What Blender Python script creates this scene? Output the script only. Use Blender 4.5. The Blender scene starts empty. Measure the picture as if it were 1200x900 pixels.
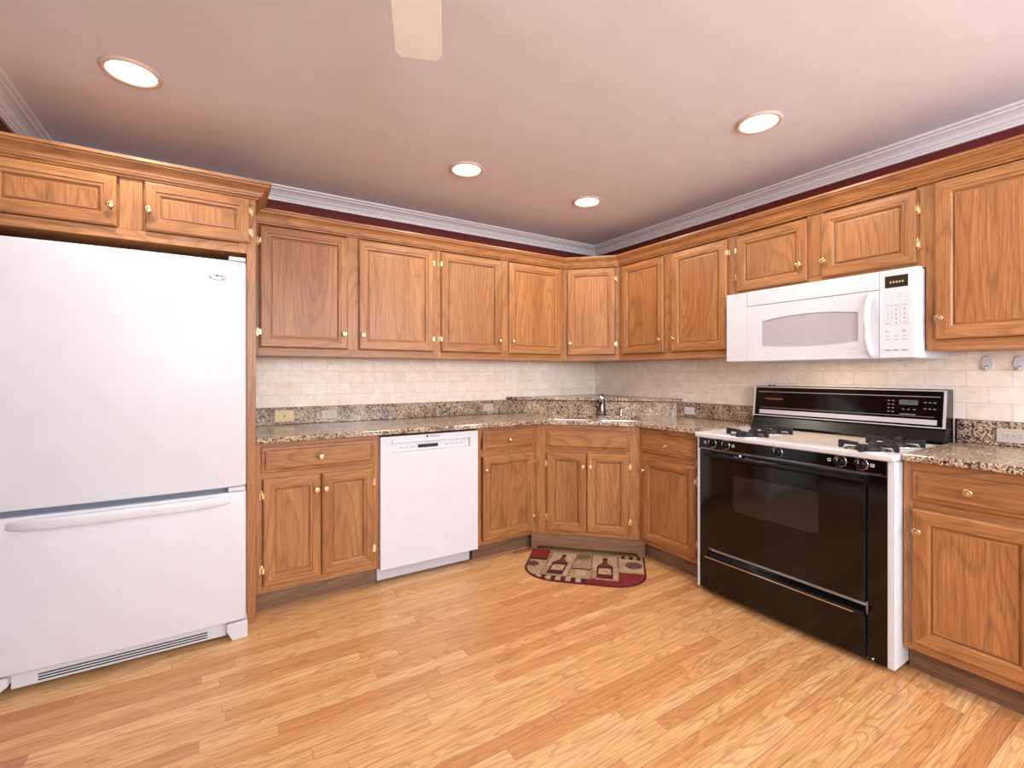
import bpy, math, random
from mathutils import Vector, Matrix
random.seed(7)
S = bpy.context.scene
COL = S.collection
PI = math.pi

# ------------------------------------------------------------------ camera, world, light, exposure
cam_d = bpy.data.cameras.new('camera'); cam = bpy.data.objects.new('camera', cam_d); COL.objects.link(cam)
F_PX = 550.66
cam_d.sensor_fit = 'HORIZONTAL'; cam_d.sensor_width = 36.0; cam_d.lens = 36.0 * F_PX / 1200.0
cam_d.shift_y = -(450.0 - 437.99) / 1200.0
cam_d.clip_start = 0.02
cam.location = (-3.0028, -3.3117, 1.2249)
cam.rotation_euler = (PI / 2, 0, -0.5612)
S.camera = cam

S.view_settings.view_transform = 'Standard'
S.view_settings.look = 'None'
S.view_settings.gamma = 1.0
S.view_settings.use_curve_mapping = False
S.view_settings.exposure = 0.0

W = bpy.data.worlds.new('sky'); S.world = W; W.use_nodes = True
W.node_tree.nodes['Background'].inputs[0].default_value = (0.75, 0.85, 1.0, 1)
W.node_tree.nodes['Background'].inputs[1].default_value = 1.0

def area_light(name, loc, target, sx, sy, power, color, spread=PI):
    d = bpy.data.lights.new(name, 'AREA'); d.shape = 'RECTANGLE'; d.size = sx; d.size_y = sy
    d.energy = power; d.color = color; d.spread = spread
    o = bpy.data.objects.new(name, d); COL.objects.link(o)
    o.location = loc
    o.rotation_euler = (Vector(target) - Vector(loc)).to_track_quat('-Z', 'Y').to_euler()
    return o
# fill lamps added at two invented windows behind the camera, replacing a camera flash
FILL_TINT = (0.90, 0.95, 1.0)
area_light('window_daylight', (-3.05, -5.45, 1.66), (-3.05, 0, 2.9), 0.9, 1.1, 85, FILL_TINT)
area_light('window_daylight', (-0.95, -5.45, 1.66), (-0.95, 0, 2.9), 1.3, 1.1, 80, FILL_TINT)
CAN_POWER = 8.0

# ------------------------------------------------------------------ materials
def srgb(r, g, b):
    def c(v):
        v /= 255.0
        return v / 12.92 if v <= 0.04045 else ((v + 0.055) / 1.055) ** 2.4
    return (c(r), c(g), c(b), 1)

class NT:
    def __init__(s, name):
        s.m = bpy.data.materials.new(name); s.m.use_nodes = True
        s.t = s.m.node_tree; s.b = s.t.nodes['Principled BSDF']
    def n(s, typ, **kw):
        x = s.t.nodes.new(typ)
        for k, v in kw.items():
            if k.startswith('i_'):
                key = k[2:]
                key = int(key) if key.isdigit() else key.replace('_', ' ')
                x.inputs[key].default_value = v
            else: setattr(x, k, v)
        return x
    def l(s, a, b): s.t.links.new(a, b)
    def math(s, op, a, b=None, c=None):
        x = s.n('ShaderNodeMath', operation=op)
        for i, v in enumerate((a, b, c)):
            if v is None: continue
            if isinstance(v, (int, float)): x.inputs[i].default_value = v
            else: s.l(v, x.inputs[i])
        return x.outputs[0]
    def ramp(s, fac, stops, interp='LINEAR'):
        x = s.n('ShaderNodeValToRGB'); r = x.color_ramp; r.interpolation = interp
        while len(r.elements) > 1: r.elements.remove(r.elements[-1])
        r.elements[0].position = stops[0][0]; r.elements[0].color = stops[0][1]
        for p, c in stops[1:]:
            e = r.elements.new(p); e.color = c
        s.l(fac, x.inputs[0]); return x.outputs[0]
    def mix(s, fac, a, b, mode='MIX'):
        x = s.n('ShaderNodeMix', data_type='RGBA', blend_type=mode)
        for i, v in ((0, fac), (6, a), (7, b)):
            if isinstance(v, (int, float)): x.inputs[i].default_value = v
            elif isinstance(v, tuple): x.inputs[i].default_value = v
            else: s.l(v, x.inputs[i])
        return x.outputs[2]
    def bump(s, h, strength=0.2, dist=0.002):
        x = s.n('ShaderNodeBump'); x.inputs['Strength'].default_value = strength; x.inputs['Distance'].default_value = dist
        s.l(h, x.inputs['Height']); s.l(x.outputs[0], s.b.inputs['Normal'])

def plain(name, rgb, rough=0.5, metal=0.0, emit=0, noise=0.0, spec=0.5, coat=0.0, emit_rgb=None):
    t = NT(name); c = srgb(*rgb)
    b = t.b
    b.inputs['Roughness'].default_value = rough; b.inputs['Metallic'].default_value = metal
    b.inputs['Specular IOR Level'].default_value = spec
    b.inputs['Coat Weight'].default_value = coat
    tc = t.n('ShaderNodeTexCoord')
    nz = t.n('ShaderNodeTexNoise', i_Scale=9.0, i_Detail=3.0); t.l(tc.outputs['Object'], nz.inputs['Vector'])
    k = noise if noise else 0.02
    lo = tuple(v * (1 - k) for v in c[:3]) + (1,); hi = tuple(min(1, v * (1 + k)) for v in c[:3]) + (1,)
    t.l(t.ramp(nz.outputs[0], [(0.3, lo), (0.7, hi)]), b.inputs['Base Color'])
    if emit:
        b.inputs['Emission Color'].default_value = srgb(*(emit_rgb or rgb)); b.inputs['Emission Strength'].default_value = emit
    return t.m

def oak(name, grain='z', light=(184, 129, 80), mid=(163, 107, 62), dark=(96, 56, 30), rough=0.38):
    """Oak whose grain runs along a local axis: x, y, z or d (the diagonal x=-y)."""
    t = NT(name)
    tc = t.n('ShaderNodeTexCoord'); oi = t.n('ShaderNodeObjectInfo')
    vr = t.n('ShaderNodeVectorRotate', rotation_type='Z_AXIS')
    vr.inputs['Angle'].default_value = PI / 4 if grain == 'd' else 0.0
    t.l(tc.outputs['Object'], vr.inputs['Vector'])
    off = t.n('ShaderNodeCombineXYZ')
    t.l(t.math('MULTIPLY', oi.outputs['Random'], 37.0), off.inputs[0])
    t.l(t.math('MULTIPLY', oi.outputs['Random'], 91.0), off.inputs[1])
    t.l(t.math('MULTIPLY', oi.outputs['Random'], 53.0), off.inputs[2])
    ad = t.n('ShaderNodeVectorMath', operation='ADD'); t.l(vr.outputs[0], ad.inputs[0]); t.l(off.outputs[0], ad.inputs[1])
    g = {'z': 2, 'x': 0, 'y': 1, 'd': 0}[grain]
    def stretched(across, along, detail=2.0, rough_=0.5, dist=0.0):
        mp = t.n('ShaderNodeMapping'); sc = [across] * 3; sc[g] = along
        mp.inputs['Scale'].default_value = sc; t.l(ad.outputs[0], mp.inputs['Vector'])
        nz = t.n('ShaderNodeTexNoise', i_Scale=1.0, i_Detail=detail, i_Roughness=rough_, i_Distortion=dist)
        t.l(mp.outputs[0], nz.inputs['Vector']); return nz.outputs[0]
    low = stretched(5.5, 0.75, 1.0, 0.4)
    rings = t.math('FRACT', t.math('MULTIPLY', low, 17.0))
    ringv = t.ramp(rings, [(0.0, (0.15,) * 3 + (1,)), (0.25, (0.75,) * 3 + (1,)), (0.8, (1, 1, 1, 1)), (1.0, (0.3,) * 3 + (1,))])
    broad = stretched(9, 0.8, 2.0)
    fine = stretched(220, 6, 2.0, 0.6)
    pore = stretched(420, 14, 1.0)
    base = t.ramp(broad, [(0.32, srgb(*mid)), (0.68, srgb(*light))])
    c1 = t.mix(t.math('MULTIPLY', t.math('SUBTRACT', 1.0, ringv), 0.5), base, srgb(*dark))
    f2 = t.ramp(fine, [(0.35, (1, 1, 1, 1)), (0.55, (0, 0, 0, 1))])
    c2 = t.mix(t.math('MULTIPLY', f2, 0.4), c1, srgb(*dark))
    f3 = t.ramp(pore, [(0.30, (1, 1, 1, 1)), (0.40, (0, 0, 0, 1))])
    c3 = t.mix(t.math('MULTIPLY', f3, 0.35), c2, srgb(dark[0] - 40, dark[1] - 34, dark[2] - 24))
    hsv = t.n('ShaderNodeHueSaturation'); t.l(c3, hsv.inputs['Color'])
    t.l(t.math('ADD', t.math('MULTIPLY', oi.outputs['Random'], 0.14), 0.93), hsv.inputs['Value'])
    t.l(hsv.outputs[0], t.b.inputs['Base Color'])
    t.b.inputs['Roughness'].default_value = rough
    t.bump(fine, 0.12, 0.001)
    return t.m

def floor_mat():
    t = NT('oak_strip_floor'); tc = t.n('ShaderNodeTexCoord')
    sp = t.n('ShaderNodeSeparateXYZ'); t.l(tc.outputs['Object'], sp.inputs[0])
    BW = 0.0572
    yr = t.math('DIVIDE', sp.outputs[1], BW); row = t.math('FLOOR', yr)
    wn = t.n('ShaderNodeTexWhiteNoise', noise_dimensions='1D'); t.l(row, wn.inputs['W'])
    wl = t.n('ShaderNodeTexWhiteNoise', noise_dimensions='1D'); t.l(t.math('ADD', row, 77.3), wl.inputs['W'])
    ln = t.math('ADD', t.math('MULTIPLY', wl.outputs['Value'], 0.6), 0.55)
    xr = t.math('ADD', t.math('DIVIDE', sp.outputs[0], ln), t.math('MULTIPLY', wn.outputs['Value'], 13.0))
    cell = t.math('FLOOR', xr)
    cv = t.n('ShaderNodeCombineXYZ'); t.l(row, cv.inputs[0]); t.l(cell, cv.inputs[1])
    w3 = t.n('ShaderNodeTexWhiteNoise', noise_dimensions='2D'); t.l(cv.outputs[0], w3.inputs['Vector'])
    w4 = t.n('ShaderNodeTexWhiteNoise', noise_dimensions='3D')
    cv2 = t.n('ShaderNodeVectorMath', operation='ADD'); t.l(cv.outputs[0], cv2.inputs[0]); cv2.inputs[1].default_value = (3.1, 8.7, 1.9)
    t.l(cv2.outputs[0], w4.inputs['Vector'])
    off = t.n('ShaderNodeVectorMath', operation='MULTIPLY'); t.l(w4.outputs['Color'], off.inputs[0]); off.inputs[1].default_value = (40, 40, 40)
    ad = t.n('ShaderNodeVectorMath', operation='ADD'); t.l(tc.outputs['Object'], ad.inputs[0]); t.l(off.outputs[0], ad.inputs[1])
    def st(x, y, det, dist=0.0):
        mp = t.n('ShaderNodeMapping'); mp.inputs['Scale'].default_value = (x, y, 1); t.l(ad.outputs[0], mp.inputs['Vector'])
        nz = t.n('ShaderNodeTexNoise', i_Scale=1.0, i_Detail=det, i_Distortion=dist); t.l(mp.outputs[0], nz.inputs['Vector']); return nz.outputs[0]
    low = st(1.3, 13, 1.0); rings = t.math('FRACT', t.math('MULTIPLY', low, 15.0))
    rv = t.ramp(rings, [(0.0, (1, 1, 1, 1)), (0.3, (0.25,) * 3 + (1,)), (0.85, (0, 0, 0, 1)), (1.0, (0.8,) * 3 + (1,))])
    fine = st(7, 260, 2.0)
    base = t.ramp(w3.outputs['Value'], [(0.0, srgb(*FL_D)), (0.05, srgb(*FL_C)), (0.24, srgb(*FL_B)), (0.6, srgb(*FL_A)), (1.0, srgb(*FL_L))])
    c1 = t.mix(t.math('MULTIPLY', rv, 0.5), base, srgb(150, 98, 56))
    c2 = t.mix(t.math('MULTIPLY', t.ramp(fine, [(0.38, (1, 1, 1, 1)), (0.55, (0, 0, 0, 1))]), 0.42), c1, srgb(138, 88, 50))
    fy = t.math('FRACT', yr); ey = t.math('MINIMUM', fy, t.math('SUBTRACT', 1.0, fy))
    fx = t.math('FRACT', xr); ex = t.math('MULTIPLY', t.math('MINIMUM', fx, t.math('SUBTRACT', 1.0, fx)), t.math('DIVIDE', ln, BW))
    e = t.math('MINIMUM', ey, ex)
    gap = t.math('LESS_THAN', e, 0.016)
    c3 = t.mix(t.math('MULTIPLY', gap, 0.6), c2, srgb(84, 50, 28))
    t.l(c3, t.b.inputs['Base Color'])
    t.b.inputs['Roughness'].default_value = 0.34
    t.b.inputs['Coat Weight'].default_value = 0.15; t.b.inputs['Coat Roughness'].default_value = 0.2
    t.bump(t.math('SUBTRACT', 1.0, gap), 0.25, 0.001)
    return t.m
FL_L = (230, 184, 130); FL_A = (224, 173, 118); FL_B = (214, 159, 103); FL_C = (200, 142, 90); FL_D = (176, 118, 74)

def granite():
    t = NT('speckled_granite'); tc = t.n('ShaderNodeTexCoord')
    nz = t.n('ShaderNodeTexNoise', i_Scale=45.0, i_Detail=3.0); t.l(tc.outputs['Object'], nz.inputs['Vector'])
    mx = t.n('ShaderNodeVectorMath', operation='MULTIPLY'); t.l(nz.outputs['Color'], mx.inputs[0]); mx.inputs[1].default_value = (0.02, 0.02, 0.02)
    ad = t.n('ShaderNodeVectorMath', operation='ADD'); t.l(tc.outputs['Object'], ad.inputs[0]); t.l(mx.outputs[0], ad.inputs[1])
    vo = t.n('ShaderNodeTexVoronoi', i_Scale=150.0); t.l(ad.outputs[0], vo.inputs['Vector'])
    sp = t.n('ShaderNodeSeparateXYZ'); t.l(vo.outputs['Color'], sp.inputs[0])
    big = t.n('ShaderNodeTexNoise', i_Scale=10.0, i_Detail=4.0); t.l(tc.outputs['Object'], big.inputs['Vector'])
    f = t.math('ADD', t.math('MULTIPLY', sp.outputs[0], 0.72), t.math('MULTIPLY', t.math('SUBTRACT', big.outputs[0], 0.36), 0.75))
    c = t.ramp(f, [(0.0, srgb(38, 32, 32)), (0.17, srgb(66, 54, 50)), (0.26, srgb(112, 92, 80)), (0.37, srgb(150, 126, 108)),
                   (0.52, srgb(182, 160, 136)), (0.75, srgb(204, 184, 158)), (1.0, srgb(224, 208, 188))])
    v2 = t.n('ShaderNodeTexVoronoi', i_Scale=210.0); t.l(ad.outputs[0], v2.inputs['Vector'])
    s2 = t.n('ShaderNodeSeparateXYZ'); t.l(v2.outputs['Color'], s2.inputs[0])
    k = t.math('GREATER_THAN', s2.outputs[1], 0.87)
    c2 = t.mix(t.math('MULTIPLY', k, 0.8), c, srgb(48, 38, 36))
    t.l(c2, t.b.inputs['Base Color']); t.b.inputs['Roughness'].default_value = 0.2
    return t.m

def tile_mat(name, swap):
    """Running-bond tumbled stone tile on a vertical face; swap: run along y instead of x."""
    t = NT(name); tc = t.n('ShaderNodeTexCoord'); sp = t.n('ShaderNodeSeparateXYZ'); t.l(tc.outputs['Object'], sp.inputs[0])
    cb = t.n('ShaderNodeCombineXYZ'); t.l(t.math('ADD', sp.outputs[1] if swap else sp.outputs[0], 10.0 + (0.020 if swap else 0.055)), cb.inputs[0])
    t.l(t.math('ADD', sp.outputs[2], -1.0115 + 0.0765 * 20), cb.inputs[1])
    br = t.n('ShaderNodeTexBrick', offset=0.5, squash=1.0)
    br.inputs['Scale'].default_value = 1.0; br.inputs['Brick Width'].default_value = 0.1535; br.inputs['Row Height'].default_value = 0.0765
    br.inputs['Mortar Size'].default_value = 0.0011; br.inputs['Mortar Smooth'].default_value = 0.3
    br.inputs['Color1'].default_value = srgb(*TILE1); br.inputs['Color2'].default_value = srgb(*TILE2)
    br.inputs['Mortar'].default_value = srgb(*MORTAR)
    t.l(cb.outputs[0], br.inputs['Vector'])
    nz = t.n('ShaderNodeTexNoise', i_Scale=16.0, i_Detail=6.0, i_Roughness=0.65, i_Distortion=0.8); t.l(cb.outputs[0], nz.inputs['Vector'])
    c = t.mix(t.ramp(nz.outputs[0], [(0.4, (0, 0, 0, 1)), (0.75, (0.55,) * 3 + (1,))]), br.outputs['Color'], srgb(214, 196, 182))
    t.l(c, t.b.inputs['Base Color']); t.b.inputs['Roughness'].default_value = 0.5
    h = t.math('SUBTRACT', t.math('MULTIPLY', nz.outputs[0], 0.15), br.outputs['Fac'])
    t.bump(h, 0.35, 0.0015)
    return t.m
TILE1 = (250, 240, 230); TILE2 = (243, 231, 219); MORTAR = (205, 190, 176)

M = {}
M['oz'] = oak('oak_grain_upright', 'z'); M['ox'] = oak('oak_grain_across', 'x')
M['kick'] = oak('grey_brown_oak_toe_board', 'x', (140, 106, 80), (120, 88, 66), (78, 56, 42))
M['oy'] = oak('oak_grain_along_right_run', 'y'); M['od'] = oak('oak_grain_diagonal_run', 'd')
M['floor'] = floor_mat(); M['granite'] = granite()
M['tile_x'] = tile_mat('stone_tile_back', False); M['tile_y'] = tile_mat('stone_tile_right', True)
M['red'] = plain('maroon_wall_paint', (92, 17, 16), 0.75)
M['rearwall'] = plain('pale_wall_paint', (212, 208, 204), 0.8)
M['ceil'] = plain('ceiling_paint', (224, 220, 230), 0.9)
M['trim'] = plain('white_trim_paint', (226, 220, 224), 0.45)
M['white'] = plain('white_enamel', (212, 214, 221), 0.38, spec=0.35)
M['silver'] = plain('satin_silver_trim', (214, 214, 218), 0.25, metal=0.25)
M['fan_white'] = plain('bright_white_fan_blade', (246, 246, 246), 0.5)
M['plate_cream'] = plain('cream_plastic', (244, 234, 226), 0.4)
M['white_matte'] = plain('white_plastic', (206, 207, 212), 0.45)
M['offwhite'] = plain('ivory_plastic', (214, 190, 146), 0.4)
M['greywhite'] = plain('pale_grey_plastic', (196, 192, 202), 0.5)
M['gap'] = plain('dark_gap', (30, 26, 26), 0.8)
M['gasket'] = plain('blue_grey_gasket', (120, 128, 142), 0.6)
M['black'] = plain('black_glass_enamel', (7, 6, 6), 0.08, spec=0.42)
M['blacksat'] = plain('black_satin_metal', (9, 8, 8), 0.24, spec=0.4)
M['iron'] = plain('cast_iron', (24, 22, 22), 0.55)
M['ovenglass'] = plain('oven_window_glass', (36, 31, 28), 0.06)
M['brass'] = plain('polished_brass', (222, 194, 146), 0.25, metal=1.0)
M['chrome'] = plain('chrome', (220, 220, 224), 0.16, metal=1.0)
M['steel'] = plain('brushed_steel', (232, 232, 232), 0.4, metal=0.45)
M['nickel'] = plain('dark_nickel', (112, 104, 98), 0.26, metal=1.0)
M['cooktop'] = plain('white_cooktop_enamel', (212, 211, 214), 0.25)
M['greige'] = plain('greige_cooktop_inset', (196, 184, 174), 0.35)
M['mwglass'] = plain('pale_microwave_window', (178, 174, 182), 0.15)
M['print'] = plain('grey_print', (136, 134, 140), 0.6)
M['lcd'] = plain('dark_display', (44, 38, 28), 0.2)
M['lcdgrey'] = plain('grey_lcd', (90, 96, 100), 0.25)
M['redmark'] = plain('red_badge', (130, 24, 20), 0.4)
M['bulb'] = plain('lamp_glow', (255, 240, 220), 0.5, emit=9.0, emit_rgb=(255, 244, 230))
M['canring'] = plain('lamp_trim_ring', (214, 190, 172), 0.4)  # white ring, its backlit shade put into the beige colour
M['dwshadow'] = plain('dark_toe_recess', (40, 36, 36), 0.8)
M['glass'] = plain('window_glass', (225, 235, 240), 0.03)
M['glass'].node_tree.nodes['Principled BSDF'].inputs['Transmission Weight'].default_value = 1.0

# ------------------------------------------------------------------ mesh helpers
class MB:
    def __init__(s): s.v = []; s.f = []; s.m = []; s.sm = []
    def add(s, vs, fs, mi=0, smooth=False):
        o = len(s.v); s.v += [tuple(p) for p in vs]
        for k, f in enumerate(fs):
            s.f.append(tuple(i + o for i in f)); s.m.append(mi[k] if isinstance(mi, list) else mi); s.sm.append(smooth)
        return s
    def box(s, x0, x1, y0, y1, z0, z1, mi=0):
        v = [(x0, y0, z0), (x1, y0, z0), (x1, y1, z0), (x0, y1, z0), (x0, y0, z1), (x1, y0, z1), (x1, y1, z1), (x0, y1, z1)]
        return s.add(v, [(0, 3, 2, 1), (4, 5, 6, 7), (0, 1, 5, 4), (1, 2, 6, 5), (2, 3, 7, 6), (3, 0, 4, 7)], mi)
    def prism(s, poly, a0, a1, axis='z', mi=0, smooth=False):
        """poly in the two other axes (x,y), (x,z) for axis y, (y,z) for axis x; extruded between a0 and a1."""
        n = len(poly)
        def P(p, a): return {'z': (p[0], p[1], a), 'y': (p[0], a, p[1]), 'x': (a, p[0], p[1])}[axis]
        vs = [P(p, a0) for p in poly] + [P(p, a1) for p in poly]
        s.add(vs, [tuple(range(n))[::-1], tuple(range(n, 2 * n))], mi)
        o = len(s.v) - 2 * n
        for i in range(n):
            j = (i + 1) % n
            s.f.append((o + i, o + j, o + n + j, o + n + i)); s.m.append(mi); s.sm.append(smooth)
        return s
    def lathe(s, prof, c=(0, 0, 0), axis='z', n=20, mi=0, smooth=True):
        """prof: list of (radius, height along axis)."""
        vs = []; fs = []
        for r, h in prof:
            for k in range(n):
                a = 2 * PI * k / n; u, w = r * math.cos(a), r * math.sin(a)
                p = {'z': (u, w, h), 'y': (u, h, w), 'x': (h, u, w)}[axis]
                vs.append((c[0] + p[0], c[1] + p[1], c[2] + p[2]))
        for i in range(len(prof) - 1):
            for k in range(n):
                j = (k + 1) % n
                fs.append((i * n + k, i * n + j, (i + 1) * n + j, (i + 1) * n + k))
        fs.append(tuple(range(n))[::-1]); fs.append(tuple(range((len(prof) - 1) * n, len(prof) * n)))
        return s.add(vs, fs, mi, smooth)
    def tube(s, pts, r, n=10, mi=0, flat=1.0):
        pts = [Vector(p) for p in pts]; vs = []; fs = []
        up = Vector((0, 0, 1))
        for i, p in enumerate(pts):
            d = (pts[min(i + 1, len(pts) - 1)] - pts[max(i - 1, 0)]).normalized()
            a = d.cross(up)
            if a.length < 1e-3: a = d.cross(Vector((1, 0, 0)))
            a.normalize(); b = a.cross(d).normalized()
            rr = r[i] if isinstance(r, (list, tuple)) else r
            for k in range(n):
                t = 2 * PI * k / n
                vs.append(p + a * math.cos(t) * rr + b * math.sin(t) * rr * flat)
        for i in range(len(pts) - 1):
            for k in range(n):
                j = (k + 1) % n
                fs.append((i * n + k, i * n + j, (i + 1) * n + j, (i + 1) * n + k))
        fs.append(tuple(range(n))[::-1]); fs.append(tuple(range((len(pts) - 1) * n, len(pts) * n)))
        return s.add(vs, fs, mi, True)
    def build(s, name, mats, parent=None, bevel=0.0, seg=2, loc=None, rot=None):
        me = bpy.data.meshes.new(name)
        me.from_pydata(s.v, [], s.f)
        for m in (mats if isinstance(mats, (list, tuple)) else [mats]): me.materials.append(M[m] if isinstance(m, str) else m)
        for p, mi, sm in zip(me.polygons, s.m, s.sm): p.material_index = mi; p.use_smooth = sm
        me.update()
        import bmesh
        bm = bmesh.new(); bm.from_mesh(me); bmesh.ops.recalc_face_normals(bm, faces=bm.faces); bm.to_mesh(me); bm.free()
        o = bpy.data.objects.new(name, me); COL.objects.link(o)
        if parent: o.parent = parent
        if loc: o.location = loc
        if rot is not None: o.rotation_euler = rot
        if bevel:
            b = o.modifiers.new('bevel', 'BEVEL'); b.width = bevel; b.segments = seg; b.limit_method = 'ANGLE'; b.angle_limit = 0.6
            b.harden_normals = False
        return o

def tag(o, label=None, cat=None, group=None, kind=None):
    if label: o['label'] = label
    if cat: o['category'] = cat
    if group: o['group'] = group
    if kind: o['kind'] = kind
    return o
def thing(name, label, cat, loc, rotz=0.0, group=None):
    o = bpy.data.objects.new(name, None); COL.objects.link(o); o.empty_display_size = 0.05
    o.location = loc; o.rotation_euler = (0, 0, rotz)
    return tag(o, label, cat, group)
def struct(mb, name, mats, bevel=0.0):
    return tag(mb.build(name, mats, None, bevel), kind='structure')

def text_mesh(body, size, name, mat, parent, loc, rot, label=None):
    cu = bpy.data.curves.new(name, 'FONT'); cu.body = body; cu.size = size; cu.extrude = 0.0004; cu.align_x = 'CENTER'; cu.align_y = 'CENTER'
    tmp = bpy.data.objects.new(name + '_tmp', cu); COL.objects.link(tmp)
    dg = bpy.context.evaluated_depsgraph_get(); dg.update()
    me = bpy.data.meshes.new_from_object(tmp.evaluated_get(dg))
    bpy.data.objects.remove(tmp)
    me.materials.clear(); me.materials.append(M[mat])
    o = bpy.data.objects.new(name, me); COL.objects.link(o); o.parent = parent; o.location = loc; o.rotation_euler = rot
    if label: o['label'] = label
    return o

def offset_path(path, d):
    """Shift an open polyline to its right-hand side by d, with mitred corners."""
    out = []; n = len(path); P = [Vector(p) for p in path]
    for i in range(n):
        ns = []
        if i > 0:
            e = (P[i] - P[i - 1]).normalized(); ns.append(Vector((e.y, -e.x)))
        if i < n - 1:
            e = (P[i + 1] - P[i]).normalized(); ns.append(Vector((e.y, -e.x)))
        if len(ns) == 1: out.append(P[i] + ns[0] * d)
        else:
            m = (ns[0] + ns[1]).normalized(); out.append(P[i] + m * (d / m.dot(ns[0])))
    return out
def sweep(path, prof, segmats):
    """prof: (offset from the path, z) closed section; segmats: material index of each path segment."""
    mb = MB(); n = len(prof); k = len(path)
    cols = [offset_path(path, d) for d, z in prof]
    vs = []
    for i in range(k):
        for j in range(n): vs.append((cols[j][i].x, cols[j][i].y, prof[j][1]))
    fs = []; ms = []
    for i in range(k - 1):
        for j in range(n):
            jj = (j + 1) % n
            fs.append((i * n + j, i * n + jj, (i + 1) * n + jj, (i + 1) * n + j)); ms.append(segmats[i])
    fs.append(tuple(range(n))[::-1]); ms.append(segmats[0]); fs.append(tuple(range((k - 1) * n, k * n))); ms.append(segmats[-1])
    mb.add(vs, fs, ms); return mb

# ------------------------------------------------------------------ the room
XL, YR, ZC = -3.79, -5.55, 2.394
struct(MB().box(XL - 0.1, 0.1, YR - 0.1, 0.1, -0.1, 0.0), 'floor', ['floor'])
struct(MB().box(XL - 0.1, 0.1, YR - 0.1, 0.1, ZC, ZC + 0.1), 'ceiling', ['ceil'])
struct(MB().box(XL - 0.1, 0.1, 0.0, 0.1, 0, ZC), 'wall_back', ['red'])
struct(MB().box(0.0, 0.1, -3.0, 0.0, 0, ZC), 'wall_right', ['red'])
struct(MB().box(XL - 0.1, XL, -2.2, 0.0, 0, ZC), 'wall_left', ['red'])
struct(MB().box(0.0, 0.1, YR, -3.0, 0, ZC), 'wall_right_rear', ['rearwall'])
struct(MB().box(XL - 0.1, XL, YR, -2.2, 0, ZC), 'wall_left_rear', ['rearwall'])
# wall behind the camera, with two openings added for the fill lamps
mb = MB(); wins = [(-3.5, -2.6), (-1.6, -0.3)]; z0w, z1w = 1.08, 2.24
xs = [XL]
for a, b in wins: xs += [a, b]
xs += [0.0]
for i in range(0, len(xs), 2): mb.box(xs[i], xs[i + 1], YR - 0.1, YR, 0, ZC)
for a, b in wins:
    mb.box(a, b, YR - 0.1, YR, 0, z0w); mb.box(a, b, YR - 0.1, YR, z1w, ZC)
struct(mb, 'wall_front', ['rearwall'])
for i, (a, b) in enumerate(wins):
    w = tag(MB().box(a + 0.04, b - 0.04, YR - 0.055, YR - 0.05, z0w + 0.04, z1w - 0.04).build('window_%d' % (i + 1), 'glass'), kind='structure')  # unseen window, invented as a source for the fill lamp
    f = MB()
    f.box(a, a + 0.05, YR - 0.08, YR + 0.015, z0w, z1w); f.box(b - 0.05, b, YR - 0.08, YR + 0.015, z0w, z1w)
    f.box(a + 0.05, b - 0.05, YR - 0.08, YR + 0.015, z0w, z0w + 0.05); f.box(a + 0.05, b - 0.05, YR - 0.08, YR + 0.015, z1w - 0.05, z1w)
    f.box((a + b) / 2 - 0.015, (a + b) / 2 + 0.015, YR - 0.07, YR - 0.03, z0w + 0.05, z1w - 0.05)
    f.build('window_frame', 'trim', w)
for nm, bx in (('baseboard_front', (XL, 0, YR, YR + 0.014)), ('baseboard_left', (XL, XL + 0.014, YR + 0.014, -0.86)), ('baseboard_right', (-0.014, 0, YR + 0.014, -2.98))):
    struct(MB().box(*bx, 0, 0.1), nm, ['trim'], 0.004)
# ceiling crown moulding
cr = [(0, ZC - 0.074), (0.012, ZC - 0.074), (0.014, ZC - 0.064), (0.020, ZC - 0.062), (0.022, ZC - 0.055), (0.030, ZC - 0.050), (0.040, ZC - 0.036),
      (0.056, ZC - 0.025), (0.070, ZC - 0.020), (0.073, ZC - 0.013), (0.082, ZC - 0.011), (0.088, ZC - 0.009), (0.090, ZC), (0, ZC)]
struct(sweep([(XL, YR), (XL, 0), (0, 0), (0, YR)], cr, [0, 0, 0]), 'trim_1', ['trim'])

# stone tile backsplashes: thin cladding standing on the granite upstand
tag(MB().box(-2.838, -0.010, -0.009, -0.001, 1.0108, 1.3272).build('tile_backsplash', 'tile_x'),
    'cream brick-laid stone tile backsplash on the left wall under the long row of wall cabinets', 'backsplash')
tb = MB().prism([(-0.001, 1.0108), (-1.599, 1.0108), (-1.599, 0.89), (-2.534, 0.89), (-2.534, 1.0108), (-2.974, 1.0108), (-2.974, 1.3272), (-2.5205, 1.3272), (-2.5205, 1.6985), (-1.5905, 1.6985), (-1.5905, 1.3272), (-0.001, 1.3272)], -0.009, -0.001, axis='x')
tag(tb.build('tile_backsplash', 'tile_y'), 'cream brick-laid stone tile backsplash on the right wall behind the range', 'backsplash')

# ------------------------------------------------------------------ cabinets
def frame_loft(mb, x0, x1, z0, z1, prof, m_h, m_v, m_c):
    """Mitred frame: prof is (inset, y); the last ring is closed by a flat field."""
    rings = []
    for d, y in prof:
        rings.append([(x0 + d, y, z0 + d), (x1 - d, y, z0 + d), (x1 - d, y, z1 - d), (x0 + d, y, z1 - d)])
    vs = [p for r in rings for p in r]; fs = []; ms = []
    for i in range(len(rings) - 1):
        for k in range(4):
            j = (k + 1) % 4
            fs.append((i * 4 + k, i * 4 + j, (i + 1) * 4 + j, (i + 1) * 4 + k)); ms.append(m_h if k in (0, 2) else m_v)
    n = (len(rings) - 1) * 4
    fs.append((n, n + 1, n + 2, n + 3)); ms.append(m_c)
    fs.append((3, 2, 1, 0)); ms.append(m_v)
    mb.add(vs, fs, ms)

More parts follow.
